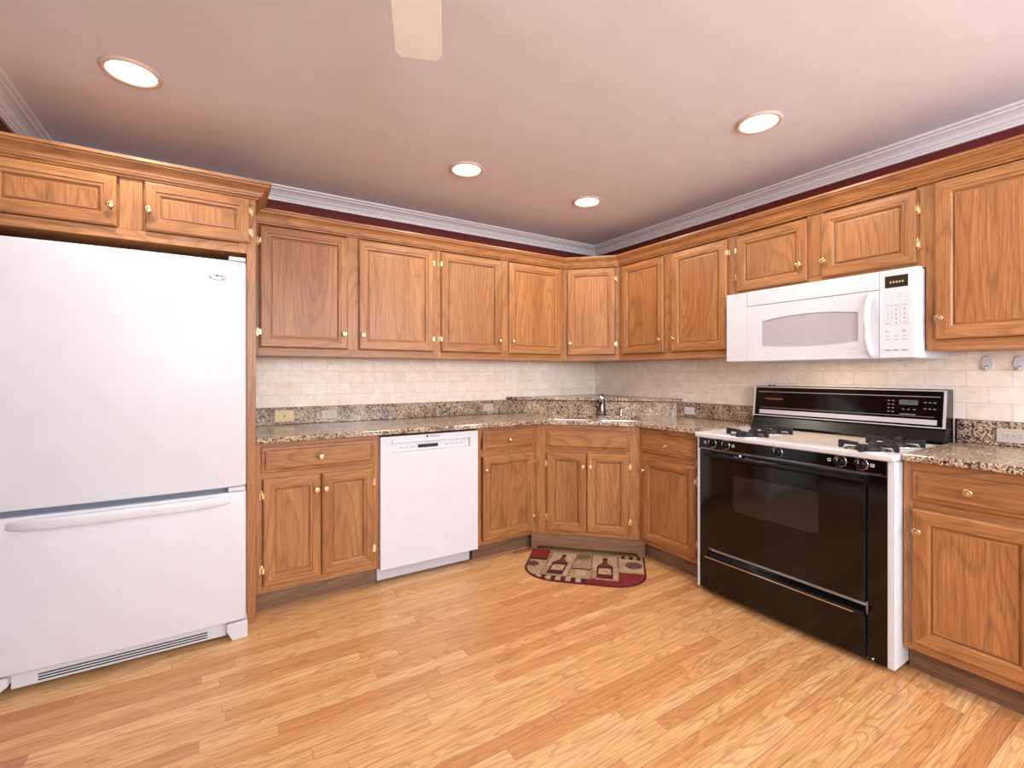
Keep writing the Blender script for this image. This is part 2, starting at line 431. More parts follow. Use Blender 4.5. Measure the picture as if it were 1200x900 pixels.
DOOR_PROF = [(0.0, 0.0), (0.0, -0.012), (0.003, -0.0165), (0.008, -0.019), (0.040, -0.019), (0.0415, -0.015), (0.0455, -0.015),
             (0.049, -0.0145), (0.053, -0.0140), (0.058, -0.0085), (0.0585, -0.003), (0.063, -0.003), (0.0645, -0.0075), (0.070, -0.008)]
DRAWER_PROF = [(0.0, 0.0), (0.0, -0.009), (0.003, -0.0125), (0.010, -0.013), (0.0115, -0.0115), (0.015, -0.0125), (0.020, -0.018), (0.024, -0.019)]
knob_mesh = None
def add_knob(parent, x, z, y=-0.019):
    global knob_mesh
    if knob_mesh is None:
        k = MB().lathe([(0.0075, 0.0), (0.0075, -0.002), (0.0045, -0.004), (0.004, -0.011), (0.0075, -0.013), (0.0125, -0.016), (0.0138, -0.019), (0.0125, -0.0225),
                        (0.0095, -0.0245), (0.0085, -0.0238), (0.004, -0.0262), (0.0005, -0.0268)], axis='y', n=18)
        o = k.build('knob', 'brass', parent); knob_mesh = o.data
    else:
        o = bpy.data.objects.new('knob', knob_mesh); COL.objects.link(o); o.parent = parent
    o.location = (x, y, z); o.scale = (1.12, 1.12, 1.12)
hinge_mesh = None
def add_hinge(parent, x, z, side):
    """side -1: door's left edge, +1: right edge; local x is the door edge."""
    global hinge_mesh
    if hinge_mesh is None:
        h = MB()
        h.lathe([(0.001, -0.030), (0.003, -0.028), (0.0022, -0.025), (0.0046, -0.023), (0.0046, 0.023), (0.0022, 0.025), (0.003, 0.028), (0.001, 0.030)], c=(0.004, -0.008, 0), n=10)
        h.prism([(0.004, -0.024), (0.010, -0.024), (0.015, -0.014), (0.015, 0.014), (0.010, 0.024), (0.004, 0.024)], -0.0025, 0.0005, axis='y')
        h.box(-0.006, 0.004, -0.0195, -0.008, -0.014, 0.014)
        o = h.build('hinge', 'brass', parent); hinge_mesh = o.data
    else:
        o = bpy.data.objects.new('hinge', hinge_mesh); COL.objects.link(o); o.parent = parent
    o.location = (x, 0, z); o.scale = (side, 1, 1)

def front(root, kind, x0, x1, z0, z1, knob=None, hinge=None, label=None, hz=None):
    mb = MB()
    if kind == 'door':
        frame_loft(mb, x0, x1, z0, z1, DOOR_PROF, 1, 0, 0)
        o = mb.build('door', ['oz', 'ox'], root)
    else:
        frame_loft(mb, x0, x1, z0, z1, DRAWER_PROF, 0, 0, 0)
        o = mb.build('drawer' if kind == 'drawer' else 'false_drawer_front', ['ox'], root)
    if knob: add_knob(o, knob[0], knob[1])
    if hinge:
        e = x0 if hinge == 'l' else x1
        dz = min(0.085, (z1 - z0) * 0.26)
        for hzz in (hz or (z0 + dz, z1 - dz)): add_hinge(o, e, hzz, -1 if hinge == 'l' else 1)
    if label: o['label'] = label
    return o

def cabinet(name, label, cat, loc, rotz, w, depth, z0, z1, fronts, group=None, kick=0.0, kick_depth=0.06, body_poly=None, rails=(), mid_stiles=()):
    """Local x runs left to right seen from the front, the front of the face frame is y=0."""
    r = thing(name, label, cat, loc, rotz, group)
    c = MB()
    if body_poly: c.prism(body_poly, z0, z1)
    else: c.box(0, w, 0.019, depth, z0, z1)
    c.build('cabinet_box', ['oz'], r)
    fr = MB(); sw = 0.032
    fr.box(0, sw, 0, 0.019, z0, z1, 0); fr.box(w - sw, w, 0, 0.019, z0, z1, 0)
    zs = [z0, z0 + 0.045] ; 
    fr.box(sw, w - sw, 0, 0.019, z0, z0 + 0.045, 1); fr.box(sw, w - sw, 0, 0.019, z1 - 0.06, z1, 1)
    lo, hi = z0 + 0.045, z1 - 0.06
    ms = sorted(mid_stiles); edges = [sw] + [v for a in ms for v in (a - 0.04, a + 0.04)] + [w - sw]
    for a in ms: fr.box(a - 0.04, a + 0.04, 0, 0.019, lo, hi, 0)
    for i in range(0, len(edges), 2):
        for zz in rails: fr.box(edges[i], edges[i + 1], 0, 0.019, zz - 0.022, zz + 0.022, 1)
    fr.build('face_frame', ['oz', 'ox'], r, 0.0012, 1)
    if kick:
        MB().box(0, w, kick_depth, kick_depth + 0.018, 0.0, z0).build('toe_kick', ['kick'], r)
    for f in fronts: front(r, *f[:5], **(f[5] if len(f) > 5 else {}))
    return r

UB, UT, DB, DT, KZ = 1.328, 2.132, 1.375, 2.058, 1.466
R90 = -PI / 2
def shift(x0): return lambda v: v - x0
GU = 'oak wall cabinets'
def ucab(label, x0, x1, doors):
    s = shift(x0)
    cabinet('wall_cabinet', label, 'wall cabinet', (x0, -0.324, 0), 0, x1 - x0, 0.324 - 0.002, UB, UT,
            [('door', s(a), s(b), DB, DT, dict(knob=(s(k), KZ), hinge=h)) for a, b, k, h in doors], GU, mid_stiles=[s((doors[0][1] + doors[1][0]) / 2)])
ucab('two-door oak wall cabinet nearest the refrigerator, with the widest doors', -2.839, -1.7315, [(-2.798, -2.321, -2.345, 'l'), (-2.255, -1.76, -2.233, 'r')])
ucab('two-door oak wall cabinet on the left wall directly beside the angled corner cabinet', -1.7315, -0.637, [(-1.703, -1.221, -1.243, 'l'), (-1.159, -0.669, -1.129, 'r')])
WD = 0.4427
def to_local(px, py, ox, oy, a):
    dx, dy = px - ox, py - oy; c, s_ = math.cos(-a), math.sin(-a)
    return (dx * c - dy * s_, dx * s_ + dy * c)
poly = [to_local(x, y, -0.637, -0.324, -PI / 4) for x, y in [(-0.637 + 0.0134, -0.324 + 0.0134), (-0.637, -0.305), (-0.637, -0.002), (-0.002, -0.002), (-0.002, -0.637), (-0.305, -0.637), (-0.3106, -0.6236)]]
poly[0] = (0.004, 0.019); poly[-1] = (WD - 0.004, 0.019)
cabinet('corner_wall_cabinet', 'angled single-door oak wall cabinet filling the corner above the sink', 'wall cabinet', (-0.637, -0.324, 0), -PI / 4, WD, 0.3, UB, UT,
        [('door', 0.034, 0.410, DB, DT, dict(knob=(0.058, KZ), hinge='r'))], GU, body_poly=poly)
def rcab(name, label, y0, y1, z0, doors, mid=True, depth=0.322):
    s = lambda v: y0 - v
    cabinet(name, label, 'wall cabinet', (-0.324, y0, 0), R90, y0 - y1, depth, z0, UT,
            [('door', s(a), s(b), zz0, zz1, dict(knob=(s(k), kz), hinge=h)) for a, b, zz0, zz1, k, kz, h in doors], GU,
            mid_stiles=[s((doors[0][1] + doors[1][0]) / 2)] if len(doors) > 1 else ())
rcab('wall_cabinet', 'two-door oak wall cabinet on the right wall between the corner cabinet and the microwave', -0.637, -1.590, UB,
     [(-0.674, -1.074, DB, DT, -1.049, KZ, 'l'), (-1.143, -1.559, DB, DT, -1.168, KZ, 'r')])
rcab('wall_cabinet', 'short two-door oak wall cabinet directly above the microwave', -1.590, -2.520, 1.700,
     [(-1.622, -2.027, 1.722, 2.055, -1.994, 1.811, 'l'), (-2.097, -2.490, 1.726, 2.055, -2.112, 1.808, 'r')])
rcab('wall_cabinet', 'tall single-door oak wall cabinet right of the microwave at the photo edge', -2.520, -2.975, UB,
     [(-2.554, -2.935, DB, 2.062, -2.574, KZ, 'r')])

# cabinet over the refrigerator with its tall end panel
r = cabinet('refrigerator_cabinet', 'deep two-door oak cabinet above the refrigerator with a tall end panel', 'cabinet', (-3.788, -0.679, 0), 0, 0.909, 0.675, 1.812, 2.140,
            [('door', 0.013, 0.420, 1.860, 2.076, dict(knob=(0.403, 1.945), hinge='l')),
             ('door', 0.516, 0.923, 1.860, 2.076, dict(knob=(0.532, 1.948), hinge='r'))], mid_stiles=[0.468])
MB().box(0.909, 0.949, 0.0, 0.675, 0.0, 2.140).build('side_panel', ['oz'], r, 0.0015, 1)

# wood crown mouldings on top of the cabinets
def crown_prof(b):
    return [(0, b + 0.0), (0.010, b), (0.012, b + 0.006), (0.015, b + 0.010), (0.021, b + 0.012), (0.022, b + 0.018), (0.026, b + 0.020), (0.029, b + 0.030),
            (0.036, b + 0.042), (0.047, b + 0.051), (0.055, b + 0.055), (0.056, b + 0.062), (0.064, b + 0.064), (0.064, b + 0.075), (0, b + 0.075)]
tag(sweep([(-2.839, -0.3242), (-0.637, -0.3242), (-0.3242, -0.637), (-0.3242, -2.975)], crown_prof(2.068), [0, 1, 2]).build('cabinet_crown_molding', ['ox', 'od', 'oy']),
    'long oak crown moulding running along the tops of the wall cabinets and round the corner', 'cabinet moulding')
tag(sweep([(-3.788, -0.6792), (-2.8388, -0.6792), (-2.8388, -0.40)], crown_prof(2.080), [0, 1]).build('cabinet_crown_molding', ['ox', 'oy']),
    'short oak crown moulding on top of the cabinet above the refrigerator', 'cabinet moulding')

# base cabinets
GB = 'oak base cabinets'
BZ0, BZ1, DZ0, DZ1, RZ0, RZ1 = 0.105, 0.870, 0.140, 0.688, 0.718, 0.848
s = shift(-2.839)
cabinet('base_cabinet', 'wide oak base cabinet with one drawer and two doors between refrigerator and dishwasher', 'base cabinet', (-2.839, -0.61, 0), 0, 0.6275, 0.60, BZ0, BZ1,
        [('drawer', s(-2.811), s(-2.241), RZ0, RZ1, dict(knob=(s(-2.528), 0.783))),
         ('door', s(-2.804), s(-2.5265), DZ0, DZ1, dict(knob=(s(-2.550), 0.608), hinge='l')),
         ('door', s(-2.5235), s(-2.244), DZ0, DZ1, dict(knob=(s(-2.503), 0.608), hinge='r'))], GB, kick=1, rails=(0.703,))
s = shift(-1.577)
cabinet('base_cabinet', 'narrow one-drawer, one-door oak base cabinet between dishwasher and sink', 'base cabinet', (-1.577, -0.61, 0), 0, 0.471, 0.60, BZ0, BZ1,
        [('drawer', s(-1.535), s(-1.129), RZ0, RZ1, dict(knob=(s(-1.336), 0.782))),
         ('door', s(-1.535), s(-1.131), DZ0 - 0.008, DZ1 - 0.006, dict(knob=(s(-1.518), 0.597), hinge='r'))], GB, kick=1, rails=(0.703,))
# angled sink base
SW = 0.7014
poly = [to_local(x, y, -1.106, -0.61, -PI / 4) for x, y in [(-1.106, -0.59), (-1.106, -0.02), (-0.02, -0.02), (-0.02, -1.10), (-0.60, -1.10)]]
poly = [(0.012, 0.019)] + poly[1:4] + [(SW - 0.012, 0.019)]
poly = [(0.012, 0.019), to_local(-1.102, -0.56, -1.106, -0.61, -PI / 4), to_local(-1.102, -0.02, -1.106, -0.61, -PI / 4), to_local(-0.02, -0.02, -1.106, -0.61, -PI / 4),
        to_local(-0.02, -1.102, -1.106, -0.61, -PI / 4), to_local(-0.56, -1.102, -1.106, -0.61, -PI / 4), (SW - 0.012, 0.019)]
r = thing('sink_base_cabinet', 'angled oak sink base cabinet with two doors, false drawer front and arched plinth', 'base cabinet', (-1.106, -0.61, 0), -PI / 4, GB)
MB().prism(poly, BZ0, 0.62).build('cabinet_box', ['oz'], r)
fr = MB(); fr.box(0, 0.085, 0, 0.019, BZ0, BZ1, 0); fr.box(SW - 0.085, SW, 0, 0.019, BZ0, BZ1, 0)
fr.box(0.085, SW - 0.085, 0, 0.019, BZ0, 0.15, 1); fr.box(0.085, SW - 0.085, 0, 0.019, 0.81, BZ1, 1); fr.box(0.085, SW - 0.085, 0, 0.019, 0.66, 0.72, 1)
fr.box(0.335, 0.371, 0, 0.019, 0.15, 0.66, 0)
fr.build('face_frame', ['oz', 'ox'], r, 0.0012, 1)
front(r, 'false', 0.080, 0.640, 0.706, 0.836)
front(r, 'door', 0.077, 0.350, DZ0, 0.682, knob=(0.328, 0.592), hinge='l')
front(r, 'door', 0.355, 0.636, DZ0, 0.682, knob=(0.376, 0.592), hinge='r')
arch = [(-0.03, 0.0), (0.005, 0.0), (0.012, 0.022), (0.03, 0.028), (0.10, 0.030), (0.35, 0.028), (0.60, 0.030), (0.67, 0.028), (0.69, 0.022), (0.70, 0.0), (0.735, 0.0), (0.735, 0.112), (-0.03, 0.112)]
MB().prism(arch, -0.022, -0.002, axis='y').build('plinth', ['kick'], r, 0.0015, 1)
s = lambda v: -1.102 - v
cabinet('base_cabinet', 'narrow one-drawer, one-door oak base cabinet between sink and range', 'base cabinet', (-0.61, -1.102, 0), R90, 0.466, 0.60, BZ0, BZ1,
        [('drawer', s(-1.132), s(-1.550), RZ0 - 0.004, RZ1 - 0.012, dict(knob=(s(-1.342), 0.775))),
         ('door', s(-1.143), s(-1.552), DZ0 - 0.004, DZ1 - 0.012, dict(knob=(s(-1.158), 0.590), hinge='r'))], GB, kick=1, rails=(0.695,), kick_depth=0.05)
s = lambda v: -2.532 - v
cabinet('base_cabinet', 'oak base cabinet with one drawer and one door right of the range', 'base cabinet', (-0.61, -2.532, 0), R90, 0.428, 0.60, BZ0, BZ1,
        [('drawer', s(-2.564), s(-2.925), RZ0 - 0.002, RZ1 - 0.014, dict(knob=(s(-2.736), 0.782))),
         ('door', s(-2.563), s(-2.925), DZ0, DZ1 - 0.006, dict(knob=(s(-2.586), 0.596), hinge='r'))], GB, kick=1, rails=(0.700,), kick_depth=0.06)

# ------------------------------------------------------------------ countertops
import bmesh
CT0, CT1 = 0.8725, 0.902
def slab(name, outer, holes, z0, z1, parent, bevel=0.008):
    bm = bmesh.new()
    es = []
    for loop in [outer] + holes:
        vs = [bm.verts.new((x, y, z0)) for x, y in loop]
        es += [bm.edges.new((vs[i], vs[(i + 1) % len(vs)])) for i in range(len(vs))]
    bmesh.ops.triangle_fill(bm, edges=es, use_beauty=True)
    bmesh.ops.dissolve_limit(bm, angle_limit=0.01, verts=bm.verts, edges=bm.edges) if not holes else None
    ex = bmesh.ops.extrude_face_region(bm, geom=list(bm.faces))
    bmesh.ops.translate(bm, verts=[v for v in ex['geom'] if isinstance(v, bmesh.types.BMVert)], vec=(0, 0, z1 - z0))
    bmesh.ops.recalc_face_normals(bm, faces=bm.faces)
    me = bpy.data.meshes.new(name); bm.to_mesh(me); bm.free(); me.materials.append(M['granite'])
    o = bpy.data.objects.new(name, me); COL.objects.link(o); o.parent = parent
    if bevel:
        b = o.modifiers.new('bevel', 'BEVEL'); b.width = bevel; b.segments = 3; b.limit_method = 'ANGLE'; b.angle_limit = 0.9
    return o
def TN(t, n):  # point in the diagonal frame: t along the angled front (left to right), n out of the corner
    return ((t - n) / math.sqrt(2), (-t - n) / math.sqrt(2))
ct = thing('countertop', 'L-shaped speckled granite countertop running from the refrigerator round the corner sink to the range', 'countertop', (-1.5, -0.3, CT0))
IV = Matrix.Translation((1.5, 0.3, -CT0))
def keep_world(o): o.location = (1.5, 0.3, -CT0)
def rrect(t0, t1, n0, n1, r=0.03):
    pts = []
    for (ct_, cn, a0) in ((t1 - r, n1 - r, 0), (t0 + r, n1 - r, 90), (t0 + r, n0 + r, 180), (t1 - r, n0 + r, 270)):
        for k in range(5):
            a = math.radians(a0 + 22.5 * k); pts.append((ct_ + r * math.cos(a), cn + r * math.sin(a)))
    return pts
basins = [(-0.285, 0.022), (0.075, 0.365)]
NB0, NB1 = 0.780, 1.198
holes = [[TN(t, n) for t, n in rrect(a, b, NB0, NB1)] for a, b in basins]
o = slab('counter_slab', [(-2.838, -0.003), (-2.838, -0.648), (-1.120, -0.648), (-0.648, -1.120), (-0.648, -1.598), (-0.003, -1.598), (-0.003, -0.003)], holes, CT0, CT1, ct); keep_world(o)
o = MB().box(-2.838, -0.93, -0.022, -0.001, CT1 + 0.0005, 1.010).build('upstand', 'granite', ct, 0.003); keep_world(o)
o = MB().box(-0.022, -0.001, -1.598, -0.93, CT1 + 0.0005, 1.010).build('upstand', 'granite', ct, 0.003); keep_world(o)
q = -0.938
o = MB().prism([(q, -0.001), (q - 0.0001, -0.024), (-0.024, q), (-0.001, q), (-0.001, q + 0.03), (q + 0.03, -0.001)], CT1 + 0.0005, 1.006).build('angled_upstand', 'granite', ct); keep_world(o)
o = MB().prism([(-0.985, -0.001), (-0.985, -0.012), (-0.965, -0.032), (-0.032, -0.965), (-0.012, -0.985), (-0.001, -0.985), (-0.001, -0.001)], 1.0105, 1.034).build('corner_ledge', 'granite', ct, 0.006); keep_world(o)
ct = thing('countertop', 'short speckled granite countertop right of the range at the photo edge', 'countertop', (-0.3, -2.75, CT0))
for o in (slab('counter_slab', [(-0.003, -2.536), (-0.003, -2.975), (-0.648, -2.975), (-0.648, -2.548), (-0.636, -2.536)], [], CT0, CT1, ct),
          MB().box(-0.022, -0.001, -2.975, -2.545, CT1 + 0.0005, 1.010).build('upstand', 'granite', ct, 0.003)):
    o.location = (0.3, 2.75, -CT0)

# sink
sk = thing('sink', 'stainless steel double bowl undermount sink set in the angled corner counter', 'sink', TN(0.04, 0.99) + (0.68,), -PI / 4)
for a, b in basins:
    outer = rrect(a - 0.006, b + 0.006, NB0 - 0.006, NB1 + 0.006, 0.036); inner = rrect(a, b, NB0, NB1); low = rrect(a + 0.02, b - 0.02, NB0 + 0.02, NB1 - 0.02)
    def loc2(p, z): return (p[0] - 0.04, -(p[1] - 0.99), z)
    n = len(inner); top = CT0 - 0.0008 - 0.68
    vs = [loc2(p, top) for p in outer] + [loc2(p, top) for p in inner] + [loc2(p, 0.012) for p in low] + [loc2(p, 0.0) for p in outer]
    fs = []
    for i in range(n):
        j = (i + 1) % n
        fs += [(i, j, n + j, n + i), (n + i, n + j, 2 * n + j, 2 * n + i), (3 * n + i, i, j, 3 * n + j)]
    fs += [tuple(range(2 * n, 3 * n)), tuple(range(3 * n, 4 * n))]
    m = MB(); m.add(vs, fs, 0); bo = m.build('bowl', 'steel', sk)
    MB().lathe([(0.035, 0.0125), (0.035, 0.015), (0.028, 0.016), (0.026, 0.0135)], c=((a + b) / 2 - 0.04, -0.0, 0), n=20).build('drain', 'chrome', bo)

# faucet
fx, fy = TN(0.082, 0.725)
fc = thing('faucet', 'short dark nickel single-lever kitchen faucet behind the corner sink', 'faucet', (fx, fy, CT1), -PI / 4 + PI - 0.15)
MB().lathe([(0.042, 0.0), (0.042, 0.006), (0.038, 0.012), (0.034, 0.05), (0.030, 0.11), (0.029, 0.118)], n=24).build('body', 'nickel', fc)
MB().tube([(0, 0.0, 0.085), (0, 0.03, 0.098), (0, 0.08, 0.108), (0, 0.13, 0.104), (0, 0.155, 0.09), (0, 0.162, 0.068)], [0.018, 0.017, 0.015, 0.014, 0.014, 0.013], n=14).build('spout', 'nickel', fc)
MB().lathe([(0.030, 0.118), (0.034, 0.122), (0.033, 0.140), (0.028, 0.150), (0.016, 0.155), (0.001, 0.156)], n=24).build('cap', 'chrome', fc)
MB().tube([(0, 0.0, 0.142), (0.0, -0.035, 0.156), (0.0, -0.07, 0.163)], [0.009, 0.007, 0.006], n=10).build('lever', 'nickel', fc)
sx, sy = TN(0.235, 0.725)
sd = thing('soap_dispenser', 'small chrome cylinder standing on the counter right of the faucet', 'soap dispenser', (sx, sy, CT1))  # chrome air gap cap beside the faucet
MB().lathe([(0.020, 0.0), (0.020, 0.004), (0.014, 0.006), (0.0135, 0.045), (0.012, 0.05)], n=18).build('body', 'chrome', sd)
MB().lathe([(0.0125, 0.050), (0.0135, 0.052), (0.0125, 0.060), (0.004, 0.063)], n=18).build('cap', 'nickel', sd)

# ------------------------------------------------------------------ refrigerator
FW = 0.897
rf = thing('refrigerator', 'large white bottom-freezer refrigerator at the left edge of the photo', 'refrigerator', (-3.783, -0.82, 0))
MB().box(0.004, FW - 0.004, 0.072, 0.775, 0.03, 1.728).build('cabinet_body', 'white', rf, 0.006)
MB().box(0.02, FW - 0.02, 0.058, 0.074, 0.10, 1.71).build('door_gasket', 'gasket', rf)
def bowed(x0, x1, z0, z1, yf=0.0, yb=0.058, bow=0.012, r=0.018, n=16):
    pts = [(x0, yb)]
    for k in range(5):
        a = PI + k * PI / 8; pts.append((x0 + r + r * math.cos(a), yf + bow + r + r * math.sin(a)))
    for k in range(1, n):
        t = k / n; x = x0 + r + (x1 - x0 - 2 * r) * t; pts.append((x, yf + bow * (2 * t - 1) ** 2 if True else yf))
    for k in range(5):
        a = -PI / 2 + k * PI / 8; pts.append((x1 - r + r * math.cos(a), yf + bow + r + r * math.sin(a)))
    pts.append((x1, yb))
    return MB().prism(pts, z0, z1, smooth=True)
d = bowed(0.0, FW, 0.706, 1.742).build('refrigerator_door', 'white', rf, 0.007, 3)
bad = MB().lathe([(0.001, -0.0035), (0.6, -0.0035), (0.92, -0.0028), (1.0, -0.0010), (1.0, 0.004)], axis='y', n=28).build('badge', 'chrome', d, loc=(0.784, 0.0085, 1.659))
bad.scale = (0.034, 1, 0.0115)
text_mesh('A', 0.018, 'badge_mark', 'gap', d, (0.782, 0.0036, 1.664), (PI / 2, 0, 0))
for k, (bx, bw) in enumerate(((0.797, 0.022),)):
    MB().box(bx - bw / 2, bx + bw / 2, 0.004, 0.0052, 1.655, 1.6575).build('badge_mark', 'gap', d)
MB().tube([(0.055, 0.004, 0.80), (0.055, -0.035, 0.83), (0.055, -0.045, 0.95), (0.055, -0.045, 1.35), (0.055, -0.035, 1.47), (0.055, 0.004, 1.50)], [0.014] * 6, n=12).build('handle', 'white', d)
MB().box(0.827, FW - 0.003, 0.010, 0.10, 1.7425, 1.762).build('hinge_cover', 'white_matte', rf, 0.004)
fd = bowed(0.0, FW, 0.088, 0.682).build('freezer_drawer', 'white', rf, 0.007, 3)
# freezer pull: wide bar standing off the drawer, bowed
N = 14; vs = []; fs = []
for i in range(N + 1):
    t = i / N; x = 0.110 + 0.725 * t; e = 1 - (2 * t - 1) ** 4
    yf = 0.006 - 0.052 * e; zc = 0.648 + 0.004 * (1 - (2 * t - 1) ** 2); h = 0.024 if 0 < i < N else 0.016
    for (dy, dz) in ((0.0, -h * 0.8), (-0.004, -h * 0.5), (-0.002, h * 0.75), (0.004, h), (0.022, h * 0.9), (0.020, -h * 0.6)):
        vs.append((x, yf + dy, zc + dz))
for i in range(N):
    for k in range(6):
        j = (k + 1) % 6; fs.append((i * 6 + k, i * 6 + j, (i + 1) * 6 + j, (i + 1) * 6 + k))
fs += [tuple(range(6)), tuple(range(N * 6, N * 6 + 6))]
m = MB(); m.add(vs, fs, 0, True); m.build('handle', 'white', fd, 0.003)
MB().box(0.825, FW - 0.004, 0.012, 0.09, 0.6845, 0.7035).build('hinge_plate', 'white_matte', rf, 0.002)
g = MB().box(0.115, 0.818, 0.045, 0.060, 0.018, 0.082)
kp = g.build('base_grille', 'white_matte', rf, 0.002)
for k in range(3):
    sl = MB().box(0.190, 0.745, 0.0440, 0.0455, 0.028 + k * 0.011, 0.033 + k * 0.011)
    sl.build('vent_slot', 'gap', kp)
for x0, x1 in ((0.0, 0.115), (0.818, FW + 0.006)):
    ft = [(x0, 0.0), (x1, 0.0), (x1, 0.080), (x0, 0.080)]
    if x0 > 0.5: ft = [(x0 + 0.022, 0.0), (x1, 0.0), (x1, 0.080), (x0, 0.080), (x0, 0.045), (x0 + 0.008, 0.030)]
    else: ft = [(x0, 0.0), (x1 - 0.05, 0.0), (x1 - 0.018, 0.032), (x1, 0.045), (x1, 0.080), (x0, 0.080)]
    MB().prism(ft, 0.012, 0.10, axis='y').build('foot_cover', 'white_matte', rf, 0.006, 3)

# ------------------------------------------------------------------ dishwasher
dw = thing('dishwasher', 'white built-in dishwasher with recessed handle between the base cabinets', 'dishwasher', (-2.222, -0.636, 0))
DWW = 0.652
MB().box(0.0135, DWW - 0.012, 0.035, 0.60, 0.106, 0.862).build('tub', 'gap', dw)
x0, x1 = 0.0135, 0.642
pd = MB()
hx0, hx1, hz0, hz1 = 0.078, 0.587, 0.764, 0.834
pd.box(x0, x1, 0, 0.032, 0.098, hz0); pd.box(x0, hx0, 0, 0.032, hz0, 0.860); pd.box(hx1, x1, 0, 0.032, hz0, 0.860); pd.box(hx0, hx1, 0, 0.032, hz1, 0.860)
pd.prism([(0.0, hz0), (0.016, hz0 + 0.004), (0.026, hz1 - 0.012), (0.026, hz1), (0.032, hz1), (0.032, hz0)], hx0, hx1, axis='x')
dd = pd.build('door', 'white', dw)
lip = MB().prism([(-0.004, hz1 - 0.012), (0.004, hz1 - 0.012), (0.008, hz1), (0.0, hz1 + 0.002), (-0.002, hz1 + 0.0)], hx0 + 0.002, hx1 - 0.002, axis='x').build('handle_lip', 'white', dd, 0.001)
MB().box(0.245, 0.372, 0.0125, 0.018, 0.781, 0.800).build('display', 'lcd', dd)
for bx in (0.13, 0.165, 0.2, 0.42, 0.455, 0.49, 0.525): MB().box(bx, bx + 0.018, 0.0125, 0.0165, 0.787, 0.790).build('button', 'print', dd)
text_mesh('BOSCH', 0.019, 'badge', 'print', dd, (0.345, -0.0006, 0.8475), (PI / 2, 0, 0))
rg = MB(); rg.lathe([(0.0075, 0), (0.0075, -0.0006), (0.0058, -0.0006), (0.0058, 0)], c=(0.297, -0.0002, 0.8475), axis='y', n=20); rg.build('badge', 'print', dd)
MB().box(0.0135, 0.618, 0.075, 0.09, 0.012, 0.097).build('toe_panel', 'greywhite', dw)
MB().box(0.0135, 0.640, 0.095, 0.11, 0.0, 0.105).build('toe_recess', 'dwshadow', dw)  # dark board painted as the shade inside the toe recess

# ------------------------------------------------------------------ range
rg = thing('range', 'wide white gas range with black glass oven door and black control panel', 'gas range', (-0.68, -1.607, 0), R90)
RW = 0.921
# local: x left to right, y back, z up; front of the black fascia y=0
MB().box(0.0, RW, 0.012, 0.645, 0.022, 0.866).build('side_panels', 'white', rg, 0.003)
for x in (0.05, RW - 0.05):
    for y in (0.06, 0.60): MB().lathe([(0.016, 0), (0.016, 0.004), (0.008, 0.008), (0.008, 0.024)], c=(x, y, 0), n=14).build('levelling_foot', 'iron', rg)
MB().box(0.014, 0.078, 0.0, 0.0125, 0.024, 0.800).build('fascia_strip', 'black', rg, 0.002)
MB().box(0.827, RW - 0.026, 0.0, 0.0125, 0.024, 0.800).build('fascia_strip', 'black', rg, 0.002)
MB().box(0.0, 0.0135, -0.002, 0.0115, 0.022, 0.866).build('edge_trim', 'white', rg, 0.002)
MB().box(RW - 0.0255, RW, -0.002, 0.0115, 0.022, 0.866).build('edge_trim', 'white', rg, 0.002)
cpn = MB().prism([(-0.004, 0.804), (-0.010, 0.808), (-0.006, 0.866), (0.010, 0.866), (0.010, 0.804)], 0.0145, RW - 0.0265, axis='x').build('control_panel', 'black', rg, 0.0015)
MB().box(0.03, RW - 0.04, -0.0115, -0.0085, 0.8085, 0.8105).build('trim_line', 'chrome', cpn)
for kx in (0.098, 0.177, 0.453, 0.726, 0.806):
    kb = MB().lathe([(0.0215, -0.0075), (0.0215, -0.012), (0.019, -0.014), (0.018, -0.026), (0.016, -0.029), (0.001, -0.029)], c=(kx, 0, 0.842), axis='y', n=24)
    kb.prism([(kx - 0.0045, 0.823), (kx + 0.0045, 0.823), (kx + 0.0045, 0.861), (kx - 0.0045, 0.861)], -0.038, -0.028, axis='y')
    kn = kb.build('burner_knob', 'blacksat', cpn, 0.0012)
    MB().lathe([(0.0255, -0.0070), (0.0255, -0.0094), (0.0222, -0.0100), (0.0215, -0.0070)], c=(kx, 0, 0.842), axis='y', n=24).build('bezel', 'chrome', cpn)
    MB().box(kx - 0.001, kx + 0.001, -0.0388, -0.0378, 0.846, 0.860).build('pointer', 'white_matte', kn)
    for a in range(7):
        an = math.radians(-30 + a * 40); rr = 0.0285
        MB().box(kx + rr * math.sin(an) - 0.0012, kx + rr * math.sin(an) + 0.0012, -0.0100, -0.0072, 0.842 + rr * math.cos(an) - 0.0012, 0.842 + rr * math.cos(an) + 0.0012).build('dial_mark', 'print', cpn)
for lx in (0.055, 0.222, 0.683, 0.846):
    for i in (-1, 1):
        for j in (-1, 1): MB().box(lx + i * 0.004 - 0.0028, lx + i * 0.004 + 0.0028, -0.0102, -0.0072, 0.842 + j * 0.004 - 0.0028, 0.842 + j * 0.004 + 0.0028).build('burner_symbol', 'white_matte', cpn)
